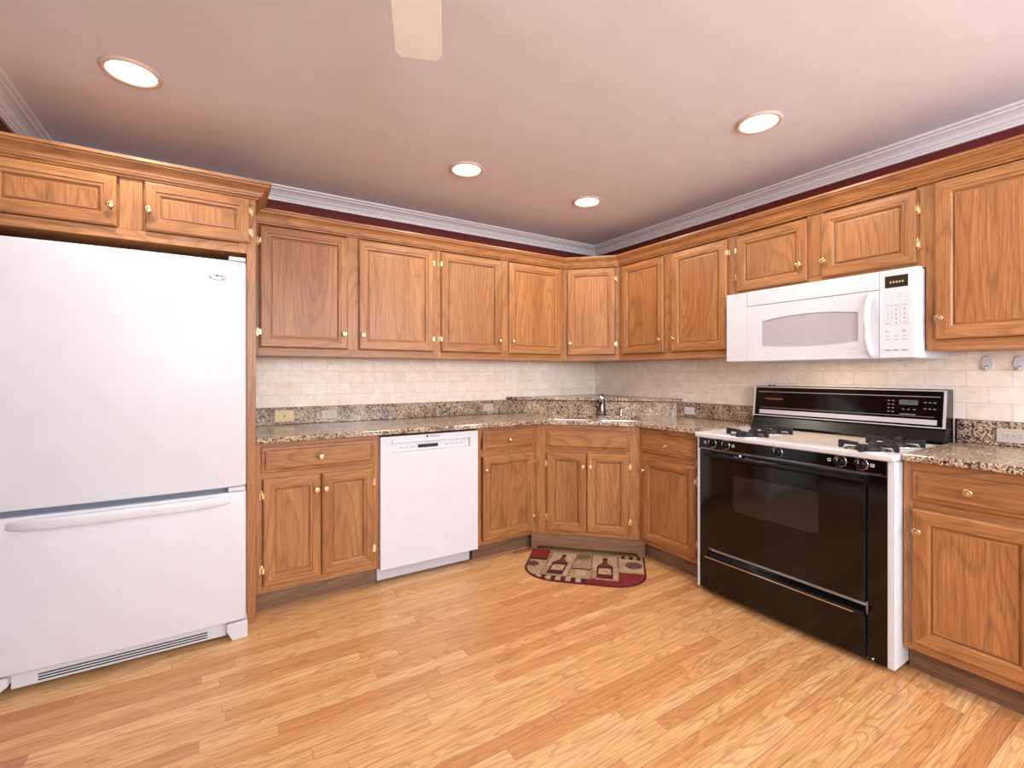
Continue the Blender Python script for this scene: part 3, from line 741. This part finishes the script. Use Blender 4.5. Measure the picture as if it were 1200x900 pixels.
# oven door with window
od = MB()
wx0, wx1, wz0, wz1 = 0.226, 0.642, 0.498, 0.690
X0, X1, Z0, Z1 = 0.081, 0.824, 0.262, 0.765
od.box(X0, X1, -0.016, 0.010, Z0, Z1)
door = od.build('oven_door', 'black', rg, 0.003)
pts = []
for (cx_, cz_, a0) in ((wx1 - 0.02, wz1 - 0.02, 0), (wx0 + 0.02, wz1 - 0.02, 90), (wx0 + 0.02, wz0 + 0.02, 180), (wx1 - 0.02, wz0 + 0.02, 270)):
    for k in range(5):
        a = math.radians(a0 + 22.5 * k); pts.append((cx_ + 0.02 * math.cos(a), cz_ + 0.02 * math.sin(a)))
MB().prism(pts, -0.0172, -0.0155, axis='y').build('oven_window', 'ovenglass', door)
hd = MB().prism([(-0.016, 0.768), (-0.050, 0.772), (-0.058, 0.780), (-0.056, 0.788), (-0.046, 0.791), (-0.020, 0.786), (-0.016, 0.790)], X0 - 0.004, X1 + 0.004, axis='x')
hd.build('handle', 'blacksat', door, 0.002)
MB().box(X0 - 0.004, X1 + 0.004, -0.016, 0.010, 0.768, 0.799).build('door_top', 'blacksat', door, 0.002)
MB().box(X0 + 0.002, X1 - 0.002, -0.0175, -0.0160, 0.258, 0.261).build('trim_line', 'chrome', door)
MB().tube([(0.275, -0.012, 0.798), (0.282, -0.040, 0.801), (0.286, -0.052, 0.800)], [0.006, 0.0055, 0.007], n=10).build('door_latch', 'chrome', door)
# lower drawer
dr = MB().box(X0, X1, -0.014, 0.010, 0.028, 0.208).build('warming_drawer', 'black', rg, 0.003)
MB().prism([(-0.012, 0.212), (-0.046, 0.218), (-0.050, 0.224), (-0.040, 0.232), (-0.012, 0.250)], X0 - 0.002, X1 + 0.002, axis='x').build('handle', 'black', dr, 0.0015)
MB().box(X0 + 0.002, X1 - 0.030, -0.0515, -0.0490, 0.2195, 0.2240).build('trim_line', 'chrome', dr)
for sx_ in (0.083, 0.845): MB().lathe([(0.005, 0.0), (0.005, -0.004), (0.003, -0.0055)], c=(sx_, -0.001, 0.034), axis='y', n=12).build('screw', 'chrome', rg)
# cooktop
cp = MB(); cp.box(-0.004, RW + 0.004, -0.024, 0.575, 0.868, 0.895)
top = cp.build('cooktop', 'cooktop', rg, 0.008, 3)
MB().box(0.335, 0.665, 0.03, 0.50, 0.8945, 0.8962).build('centre_griddle_cover', 'greige', top, 0.001)
for wx in (0.03, 0.69): MB().box(wx, wx + 0.205 if wx > 0.5 else wx + 0.28, 0.02, 0.51, 0.8945, 0.8958).build('burner_well', 'cooktop', top, 0.0008)
for (bx, by) in ((0.255, 0.035 + 0.03), (0.262, 0.285), (0.800, 0.07), (0.812, 0.315)):
    b = MB().lathe([(0.085, 0.0), (0.083, 0.003), (0.06, -0.0002 + 0.001), (0.05, 0.001)], c=(bx, by, 0.8958), n=28).build('drip_bowl', 'chrome', top)
    b = MB().lathe([(0.046, 0.0), (0.046, 0.008), (0.040, 0.010), (0.040, 0.014), (0.034, 0.017), (0.001, 0.018)], c=(bx, by, 0.897), n=24).build('burner', 'iron', top)
    g = MB()
    for k in range(4):
        a = PI / 2 * k + 0.12
        ca, sa = math.cos(a), math.sin(a)
        r0, r1, hw = 0.030, 0.108, 0.008
        prof = [(r0, 0.020), (r0 + 0.01, 0.028), (r1 - 0.006, 0.034), (r1, 0.030), (r1, 0.0), (r1 - 0.016, 0.0), (r1 - 0.022, 0.016), (r0 + 0.01, 0.014)]
        vs = []
        for sgn in (-1, 1):
            for rr, zz in prof: vs.append((bx + ca * rr - sa * hw * sgn, by + sa * rr + ca * hw * sgn, 0.8965 + zz))
        n = len(prof)
        g.add(vs, [tuple(range(n)), tuple(range(n, 2 * n))] + [(i, (i + 1) % n, n + (i + 1) % n, n + i) for i in range(n)])
    g.build('grate', 'iron', top, 0.001, 1)
# backguard: concave riser plus leaning control face
bg = MB().prism([(0.500, 0.896), (0.535, 0.905), (0.560, 0.965), (0.548, 0.967), (0.572, 1.146), (0.580, 1.150), (0.655, 1.150), (0.655, 0.896)], 0.0, RW + 0.006, axis='x').build('backguard', 'blacksat', rg, 0.002)
def on_face(h): return 0.548 + (h - 0.967) * (0.024 / 0.179)
def face_plate(name, xa, xb, za, zb, mat, proud, parent, label=None):
    o = MB().prism([(on_face(za) - proud, za), (on_face(zb) - proud, zb), (on_face(zb) + 0.002, zb), (on_face(za) + 0.002, za)], xa, xb, axis='x').build(name, mat, parent)
    if label: o['label'] = label
    return o
gl = face_plate('control_glass', 0.012, RW - 0.012, 0.974, 1.138, 'black', 0.002, bg)
for za, zb in ((0.967, 0.972), (1.141, 1.146)): face_plate('frame_trim', 0.0, RW + 0.006, za, zb, 'silver', 0.003, bg)
for xa in (0.0, RW - 0.004): face_plate('frame_trim', xa, xa + 0.010, 0.972, 1.141, 'silver', 0.003, bg)
face_plate('silver_strip', 0.042, 0.896, 0.981, 1.005, 'greywhite', 0.0032, bg)
face_plate('silver_line', 0.030, 0.905, 1.112, 1.116, 'print', 0.0030, bg)
face_plate('silver_line', 0.045, 0.885, 1.017, 1.019, 'print', 0.0030, bg)
face_plate('badge', 0.085, 0.175, 1.066, 1.072, 'redmark', 0.0032, bg)
face_plate('badge', 0.070, 0.180, 1.0725, 1.0745, 'print', 0.0034, bg)
face_plate('clock_display', 0.748, 0.822, 1.072, 1.096, 'lcdgrey', 0.0032, bg)
for bx, bz in [(0.70 + 0.018 * i, 1.092 - 0.018 * j) for i in range(2) for j in range(4)] + [(0.760 + 0.022 * i, 1.052) for i in range(3)] + [(0.845 + 0.018 * i, 1.088 - 0.03 * j) for i in range(3) for j in range(2)]:
    face_plate('touch_button', bx, bx + 0.010, bz - 0.004, bz, 'print', 0.0031, bg)
face_plate('touch_button', 0.752, 0.815, 1.024, 1.028, 'print', 0.0031, bg)
for qx in (0.080, 0.105): MB().lathe([(0.008, 0.0), (0.008, 0.004), (0.004, 0.007)], c=(qx, 0.60, 1.150), n=12).build('screw', 'iron', bg)

# ------------------------------------------------------------------ microwave
mw = thing('microwave', 'white over-the-range microwave mounted under the short cabinet above the range', 'microwave', (-0.40, -1.602, 1.292), R90)
MWW = 0.918; H = 0.406
MB().box(0.004, MWW - 0.006, 0.035, 0.388, 0.004, H - 0.002).build('case', 'white_matte', mw, 0.003)
MB().box(0.03, MWW - 0.03, 0.04, 0.37, 0.0, 0.0045).build('underside_panel', 'greywhite', mw)
MB().box(0.0, 0.1265, 0.0, 0.034, 0.006, H - 0.002).build('side_filler', 'white', mw, 0.0015)
MB().box(0.1285, 0.769, 0.0, 0.034, 0.322, H).build('vent_panel', 'white', mw, 0.0025)
# door with an opening shaped like a lens
D0, D1, E0, E1 = 0.1285, 0.769, 0.006, 0.3195
wl, wr = 0.214, 0.686; N = 16
topc = [(wl + (wr - wl) * i / N, 0.228 + 0.020 * math.sin(PI * i / N) ** 0.8) for i in range(N + 1)]
botc = [(wl + (wr - wl) * i / N, 0.090 - 0.014 * math.sin(PI * i / N) ** 0.8) for i in range(N + 1)]
dm = MB()
vs = []; fs = []
for y in (0.0, 0.034):
    vs += [(x, y, z) for x, z in topc] + [(x, y, z) for x, z in botc] + [(x, y, E1) for x, z in topc] + [(x, y, E0) for x, z in botc]
n1 = N + 1; T = 4 * n1
for side in (0, T):
    for i in range(N):
        fs.append((side + i, side + i + 1, side + 2 * n1 + i + 1, side + 2 * n1 + i)); fs.append((side + n1 + i, side + n1 + i + 1, side + 3 * n1 + i + 1, side + 3 * n1 + i))
for i in range(N):
    fs.append((i, i + 1, T + i + 1, T + i)); fs.append((n1 + i, n1 + i + 1, T + n1 + i + 1, T + n1 + i))
dm.add(vs, fs)
dm.box(D0, wl, 0, 0.034, E0, E1); dm.box(wr, D1, 0, 0.034, E0, E1)
dm.box(wl, wr, 0.030, 0.034, E1 - 0.004, E1); 
dr = dm.build('door', 'white', mw)
MB().prism([(x, z) for x, z in topc] + [(x, z) for x, z in reversed(botc)], 0.004, 0.012, axis='y').build('window_glass', 'mwglass', dr)
hp = [(0.738, 0.002, 0.020)] + [(0.738 - 0.004 * math.sin(PI * t), -0.004 - 0.040 * math.sin(PI * t) ** 0.6, 0.024 + 0.274 * t) for t in [i / 12 for i in range(13)]] + [(0.738, 0.002, 0.302)]
MB().tube(hp, [0.012] + [0.013] * 13 + [0.012], n=12).build('handle', 'white', dr)
MB().box(0.225, 0.262, -0.0004, 0.001, 0.045, 0.049).build('badge', 'greywhite', dr)
MB().box(0.640, 0.682, -0.0004, 0.001, 0.052, 0.056).build('badge', 'greywhite', dr)
# control panel with rounded right edge
r0 = 0.022
pp = [(0.771, 0.034), (0.771, 0.0)] + [(MWW - r0 + r0 * math.sin(a), r0 - r0 * math.cos(a)) for a in [k * PI / 16 for k in range(9)]] + [(MWW, 0.034)]
cpl = MB().prism(pp, 0.006, H, smooth=False).build('control_panel', 'white', mw, 0.001)
fz = lambda v: v - 1.292
MB().box(0.793, 0.878, -0.0012, 0.002, fz(1.617), fz(1.670)).build('display', 'lcd', cpl)
for i in range(5): MB().box(0.812 + i * 0.011, 0.818 + i * 0.011, -0.0016, -0.0010, fz(1.637), fz(1.645)).build('display_digit', 'offwhite', cpl)
def outline(xa, xb, za, zb, name='key_outline'):
    w = 0.0007; m = MB()
    m.box(xa, xb, -0.0006, 0.001, za, za + w); m.box(xa, xb, -0.0006, 0.001, zb - w, zb); m.box(xa, xa + w, -0.0006, 0.001, za, zb); m.box(xb - w, xb, -0.0006, 0.001, za, zb)
    return m.build(name, 'greywhite', cpl)
for i in range(3):
    for j in range(2): outline(0.790 + i * 0.031, 0.818 + i * 0.031, fz(1.558 + j * 0.018), fz(1.573 + j * 0.018), 'key')
labs = ['1', '2', '3', '4', '5', '6', '7', '8', '9', '', '0', '']
for j in range(5):
    for i in range(3):
        xa, za = 0.790 + i * 0.031, 1.527 - j * 0.0205
        k = outline(xa, xa + 0.028, fz(za), fz(za + 0.018), 'key')
        if j > 0 and labs[(j - 1) * 3 + i]: text_mesh(labs[(j - 1) * 3 + i], 0.013, 'digit', 'print', k, (xa + 0.014, -0.0006, fz(za + 0.009)), (PI / 2, 0, 0))
        else: MB().box(xa + 0.006, xa + 0.022, -0.0005, 0.001, fz(za + 0.008), fz(za + 0.0105)).build('key_print', 'print', k)
for i in (0, 2): MB().lathe([(0.009, 0.001), (0.009, -0.001), (0.008, -0.0014)], c=(0.804 + i * 0.031, 0, fz(1.420)), axis='y', n=18).build('round_button', 'greywhite', cpl)
for i in range(3):
    for j, zz in enumerate((1.395, 1.380)): MB().box(0.795 + i * 0.031, 0.812 + i * 0.031, -0.0005, 0.001, fz(zz), fz(zz + 0.0022)).build('key_print', 'print', cpl)
    MB().box(0.792 + i * 0.031, 0.815 + i * 0.031, -0.0008, 0.001, fz(1.330), fz(1.3345)).build('key_print', 'print', cpl)
for lx in (0.36, 0.56): MB().box(lx - 0.04, lx + 0.04, 0.10, 0.16, -0.0015, 0.001).build('lamp_lens', 'white_matte', mw)
for lx, ly in ((0.46, 0.15),):
    d_ = bpy.data.lights.new('cooktop_lamp', 'AREA'); d_.shape = 'RECTANGLE'; d_.size = 0.30; d_.size_y = 0.05; d_.energy = 0.9; d_.color = (1.0, 0.72, 0.42)
    lo = bpy.data.objects.new('cooktop_lamp', d_); COL.objects.link(lo); lo.parent = mw; lo.location = (lx, ly, -0.004)

# ------------------------------------------------------------------ recessed ceiling lights
spots = [(-3.281, -0.986, 'largest round recessed ceiling light, above the refrigerator at top left'),
         (-1.794, -0.903, 'round recessed ceiling light left of centre, above the dishwasher'),
         (-0.875, -0.885, 'smallest round recessed ceiling light, nearest the corner above the sink'),
         (-0.870, -2.074, 'round recessed ceiling light at upper right, in front of the microwave')]
spots += [(-3.281, -3.75, 'round recessed ceiling light behind the camera on the left'), (-0.870, -3.75, 'round recessed ceiling light behind the camera on the right')]  # two unseen cans added to light the floor near the camera
for i, (x, y, lb) in enumerate(spots):
    c = thing('recessed_light', lb, 'ceiling light', (x, y, ZC), 0, 'recessed ceiling lights')
    ring = MB(); n = 36; pr = [(0.078, -0.003), (0.080, -0.009), (0.090, -0.011), (0.098, -0.006), (0.099, -0.0002), (0.078, -0.0002)]
    vs = []; fs = []
    for rr, zz in pr:
        for k in range(n): vs.append((rr * math.cos(2 * PI * k / n), rr * math.sin(2 * PI * k / n), zz))
    for a in range(len(pr)):
        b = (a + 1) % len(pr)
        for k in range(n):
            j = (k + 1) % n; fs.append((a * n + k, a * n + j, b * n + j, b * n + k))
    ring.add(vs, fs, 0, True); ring.build('trim_ring', 'canring', c)
    MB().lathe([(0.0775, -0.0002), (0.0775, -0.004), (0.06, -0.006), (0.03, -0.0075), (0.001, -0.008)], n=32).build('lamp_lens', 'bulb', c)
    d_ = bpy.data.lights.new('ceiling_lamp', 'AREA'); d_.shape = 'DISK'; d_.size = 0.14; d_.energy = CAN_POWER; d_.color = (1.0, 0.90, 0.78)
    lo = bpy.data.objects.new('ceiling_lamp', d_); COL.objects.link(lo); lo.parent = c; lo.location = (0, 0, -0.012)

# ceiling fan, of which only one blade tip reaches into the view
fan = thing('ceiling_fan', 'white ceiling fan with one blade tip reaching in at the top of the photo', 'ceiling fan', (-2.744, -2.575, ZC), math.radians(67))
MB().lathe([(0.065, -0.0002), (0.065, -0.02), (0.04, -0.045), (0.014, -0.05), (0.014, -0.12), (0.09, -0.135), (0.11, -0.16), (0.11, -0.22), (0.07, -0.25), (0.03, -0.27), (0.001, -0.275)], n=32).build('motor_housing', 'white_matte', fan)
for k in range(5):
    a = 2 * PI * k / 5
    bl = MB().prism([(0.16, -0.055), (0.60, -0.066), (0.625, -0.050), (0.625, 0.050), (0.60, 0.066), (0.16, 0.055)], -0.246, -0.240).build('blade', 'fan_white', fan, 0.001)
    bl.rotation_euler = (0, 0, a)
    ir = MB().prism([(0.06, -0.02), (0.20, -0.03), (0.20, 0.03), (0.06, 0.02)], -0.2395, -0.234).build('blade_iron', 'white_matte', bl)

# ------------------------------------------------------------------ plates on the granite upstand and tiles
def cover_plate(label, x, z, wall, mat, w=0.114, h=0.072, style='outlet', name='outlet_plate', cat='wall outlet', group='wall plates', yoff=0.0225):
    if wall == 'L': o = thing(name, label, cat, (x, -yoff, z), 0, group)
    else: o = thing(name, label, cat, (-yoff, x, z), R90, group)
    MB().box(-w / 2, w / 2, -0.005, 0.0, -h / 2, h / 2).build('plate', mat, o, 0.002)
    if style == 'blank':
        MB().lathe([(0.006, -0.004), (0.006, -0.0065), (0.003, -0.008)], axis='y', n=14).build('jack', 'nickel', o)
    else:
        for sx_ in ((-1, 1)):
            q = (sx_ * 0.0195, 0) if w > h else (0, sx_ * 0.0195)
            sk_ = MB().box(q[0] - 0.014, q[0] + 0.014, -0.0062, -0.0045, q[1] - 0.014, q[1] + 0.014).build('socket', mat, o, 0.001)
            for dx_ in (-0.005, 0.005):
                if w > h: MB().box(q[0] - 0.004, q[0] + 0.004, -0.0066, -0.006, q[1] + dx_ - 0.001, q[1] + dx_ + 0.001).build('slot', 'gap', sk_)
                else: MB().box(q[0] + dx_ - 0.001, q[0] + dx_ + 0.001, -0.0066, -0.006, q[1] - 0.004, q[1] + 0.004).build('slot', 'gap', sk_)
        MB().lathe([(0.0025, -0.0048), (0.0025, -0.0058)], axis='y', n=10).build('screw', 'nickel', o)
    return o
cover_plate('plain tan cable-jack plate on the granite upstand nearest the refrigerator', -2.638, 0.957, 'L', 'offwhite', style='blank', name='jack_plate', cat='wall plate')
M['stoneplate'] = M['granite']
cover_plate('small stone-coloured outlet on the granite upstand, right of the tan plate', -2.370, 0.955, 'L', 'greige', w=0.10, h=0.055)
cover_plate('stone-coloured outlet on the granite upstand between dishwasher and sink', -1.16, 0.955, 'L', 'greige', w=0.09, h=0.055)
cover_plate('pale outlet on the granite upstand between sink and range', -1.055, 0.950, 'R', 'trim', w=0.085, h=0.055)
cover_plate('ivory outlet on the granite upstand right of the range', -2.735, 0.950, 'R', 'greige', w=0.11, h=0.062)
cover_plate('white outlet plate on the tile wall left of the corner', -0.945, 1.185, 'L', 'plate_cream', w=0.114, h=0.114, yoff=0.0095)
for y, z, lb in ((-2.647, 1.272, 'white plastic adhesive hook on the right tile wall, nearer the microwave'), (-2.752, 1.270, 'white plastic adhesive hook on the right tile wall at the photo edge')):
    hk = thing('wall_hook', lb, 'wall hook', (-0.0095, y, z), R90, 'adhesive wall hooks')
    m = MB().prism([(0.022 * math.sin(a) , 0.036 * math.cos(a)) for a in [2 * PI * k / 24 for k in range(24)]], -0.005, 0.0, axis='y'); m.build('back_plate', 'white_matte', hk, 0.0015)
    MB().tube([(0, -0.004, -0.012), (0, -0.012, -0.022), (0, -0.022, -0.024), (0, -0.028, -0.016)], [0.005, 0.005, 0.0045, 0.004], n=10).build('hook', 'chrome', hk)

# ------------------------------------------------------------------ rug with a wine bottle tapestry
RUGC = {'red': (118, 44, 42), 'tan': (150, 122, 96), 'cream': (174, 150, 122), 'brown': (92, 58, 48), 'wine': (84, 34, 40), 'olive': (104, 92, 70), 'plum': (92, 56, 66), 'dark': (52, 38, 36)}
rk = list(RUGC)
for k in rk: M['rug_' + k] = plain('rug_yarn_' + k, RUGC[k], 0.95, noise=0.14, spec=0.1)
def hw(n):  # half width as a function of n from the back edge
    if n < 0.27: return 0.372
    u = (n - 0.27) / 0.205
    return 0.372 * (0.42 + 0.58 * math.sqrt(max(0, 1 - min(1, u) ** 2.2))) if u < 1 else 0.372 * 0.42
def bottle(u, v):  # u centred, v from the bottle's base (0) upward to 0.25; returns colour key or None
    v = v / 1.42; u = u / 0.95
    if 0 <= v < 0.13 and abs(u) < 0.052:
        if 0.02 < v < 0.04: return 'wine'
        if 0.045 < v < 0.105 and abs(u) < 0.040: return 'cream' if (int(u * 80) + int(v * 70)) % 5 else 'tan'
        return 'wine'
    if 0.13 <= v < 0.165 and abs(u) < 0.052 - (v - 0.13) * 1.0: return 'brown'
    if 0.165 <= v < 0.225 and abs(u) < 0.015: return 'wine' if v > 0.2 else 'brown'
    return None
def rug_col(t, n):
    v = 0.475 - n
    h = (math.sin(t * 91 + n * 47) * 43758.5) % 1.0
    for c, tilt in ((-0.165, 0.10), (0.125, -0.02)):
        uu = t - c - (v - 0.2) * tilt
        if abs(uu) < 0.085 and 0.065 < v < 0.43:
            if abs(uu) > 0.078 or v < 0.075: return 'brown' if h > 0.4 else 'tan'
            b = bottle(uu, v - 0.088)
            if b: return b
            if uu < -0.045 and v < 0.2: return 'tan'
            return 'cream' if h > 0.25 else 'tan'
    if hw(n) - abs(t) < 0.012 or v < 0.008: return 'wine'
    if v < 0.06: return ('wine' if int((t + 1) / 0.03) % 2 else 'cream') if t < 0.02 else 'red'
    if -0.08 < t < 0.04:
        if v > 0.33: return 'olive' if math.hypot(t + 0.02, (v - 0.40)) < 0.045 and h > 0.2 else ('tan' if h > 0.3 else 'olive')
        if 0.19 < v < 0.205: return 'wine'
        if 0.10 < v < 0.19 and abs(t + 0.02) < 0.03: return 'cream'
        return 'tan' if h > 0.2 else 'cream'
    if t < -0.25:
        if v > 0.31: return 'red'
        if v > 0.29: return 'dark'
        if math.hypot(t + 0.33, v - 0.22) < 0.04: return 'plum'
        return 'tan' if h > 0.35 else 'cream'
    if t > 0.21:
        if v > 0.41: return 'dark' if int(t * 40) % 2 else 'tan'
        if v < 0.20: return 'red'
        if math.hypot(t - 0.30, v - 0.32) < 0.055 and h > 0.15: return 'plum'
        return 'cream' if h > 0.3 else 'tan'
    return 'tan' if h > 0.3 else 'olive'
rug = MB(); NU, NV = 120, 76; RT = 0.009
N0 = 1.238
vs = []; fs = []; ms = []
for j in range(NV + 1):
    n = 0.475 * j / NV; h_ = hw(n)
    for i in range(NU + 1):
        t = -h_ + 2 * h_ * i / NU
        x, y = TN(t + 0.008, n + N0)
        edge = (i in (0, NU)) or (j in (0, NV))
        vs.append((x, y, RT - (0.004 if edge else 0)))
for j in range(NV):
    n = 0.475 * (j + 0.5) / NV; h_ = hw(n)
    for i in range(NU):
        t = -h_ + 2 * h_ * (i + 0.5) / NU
        a = j * (NU + 1) + i; fs.append((a, a + 1, a + NU + 2, a + NU + 1)); ms.append(rk.index(rug_col(t, n)))
top_n = len(vs)
per = [i for i in range(NU + 1)] + [j * (NU + 1) + NU for j in range(1, NV + 1)] + [NV * (NU + 1) + i for i in range(NU - 1, -1, -1)] + [j * (NU + 1) for j in range(NV - 1, 0, -1)]
for p in per: vs.append((vs[p][0], vs[p][1], 0.0005))
for k in range(len(per)):
    kk = (k + 1) % len(per); fs.append((per[k], per[kk], top_n + kk, top_n + k)); ms.append(rk.index('wine'))
fs.append(tuple(range(top_n, top_n + len(per)))); ms.append(rk.index('wine'))
rug.add(vs, fs, ms)
tag(rug.build('kitchen_rug', ['rug_' + k for k in rk]), 'half-round woven rug patterned with wine bottles, on the floor before the corner sink', 'rug')
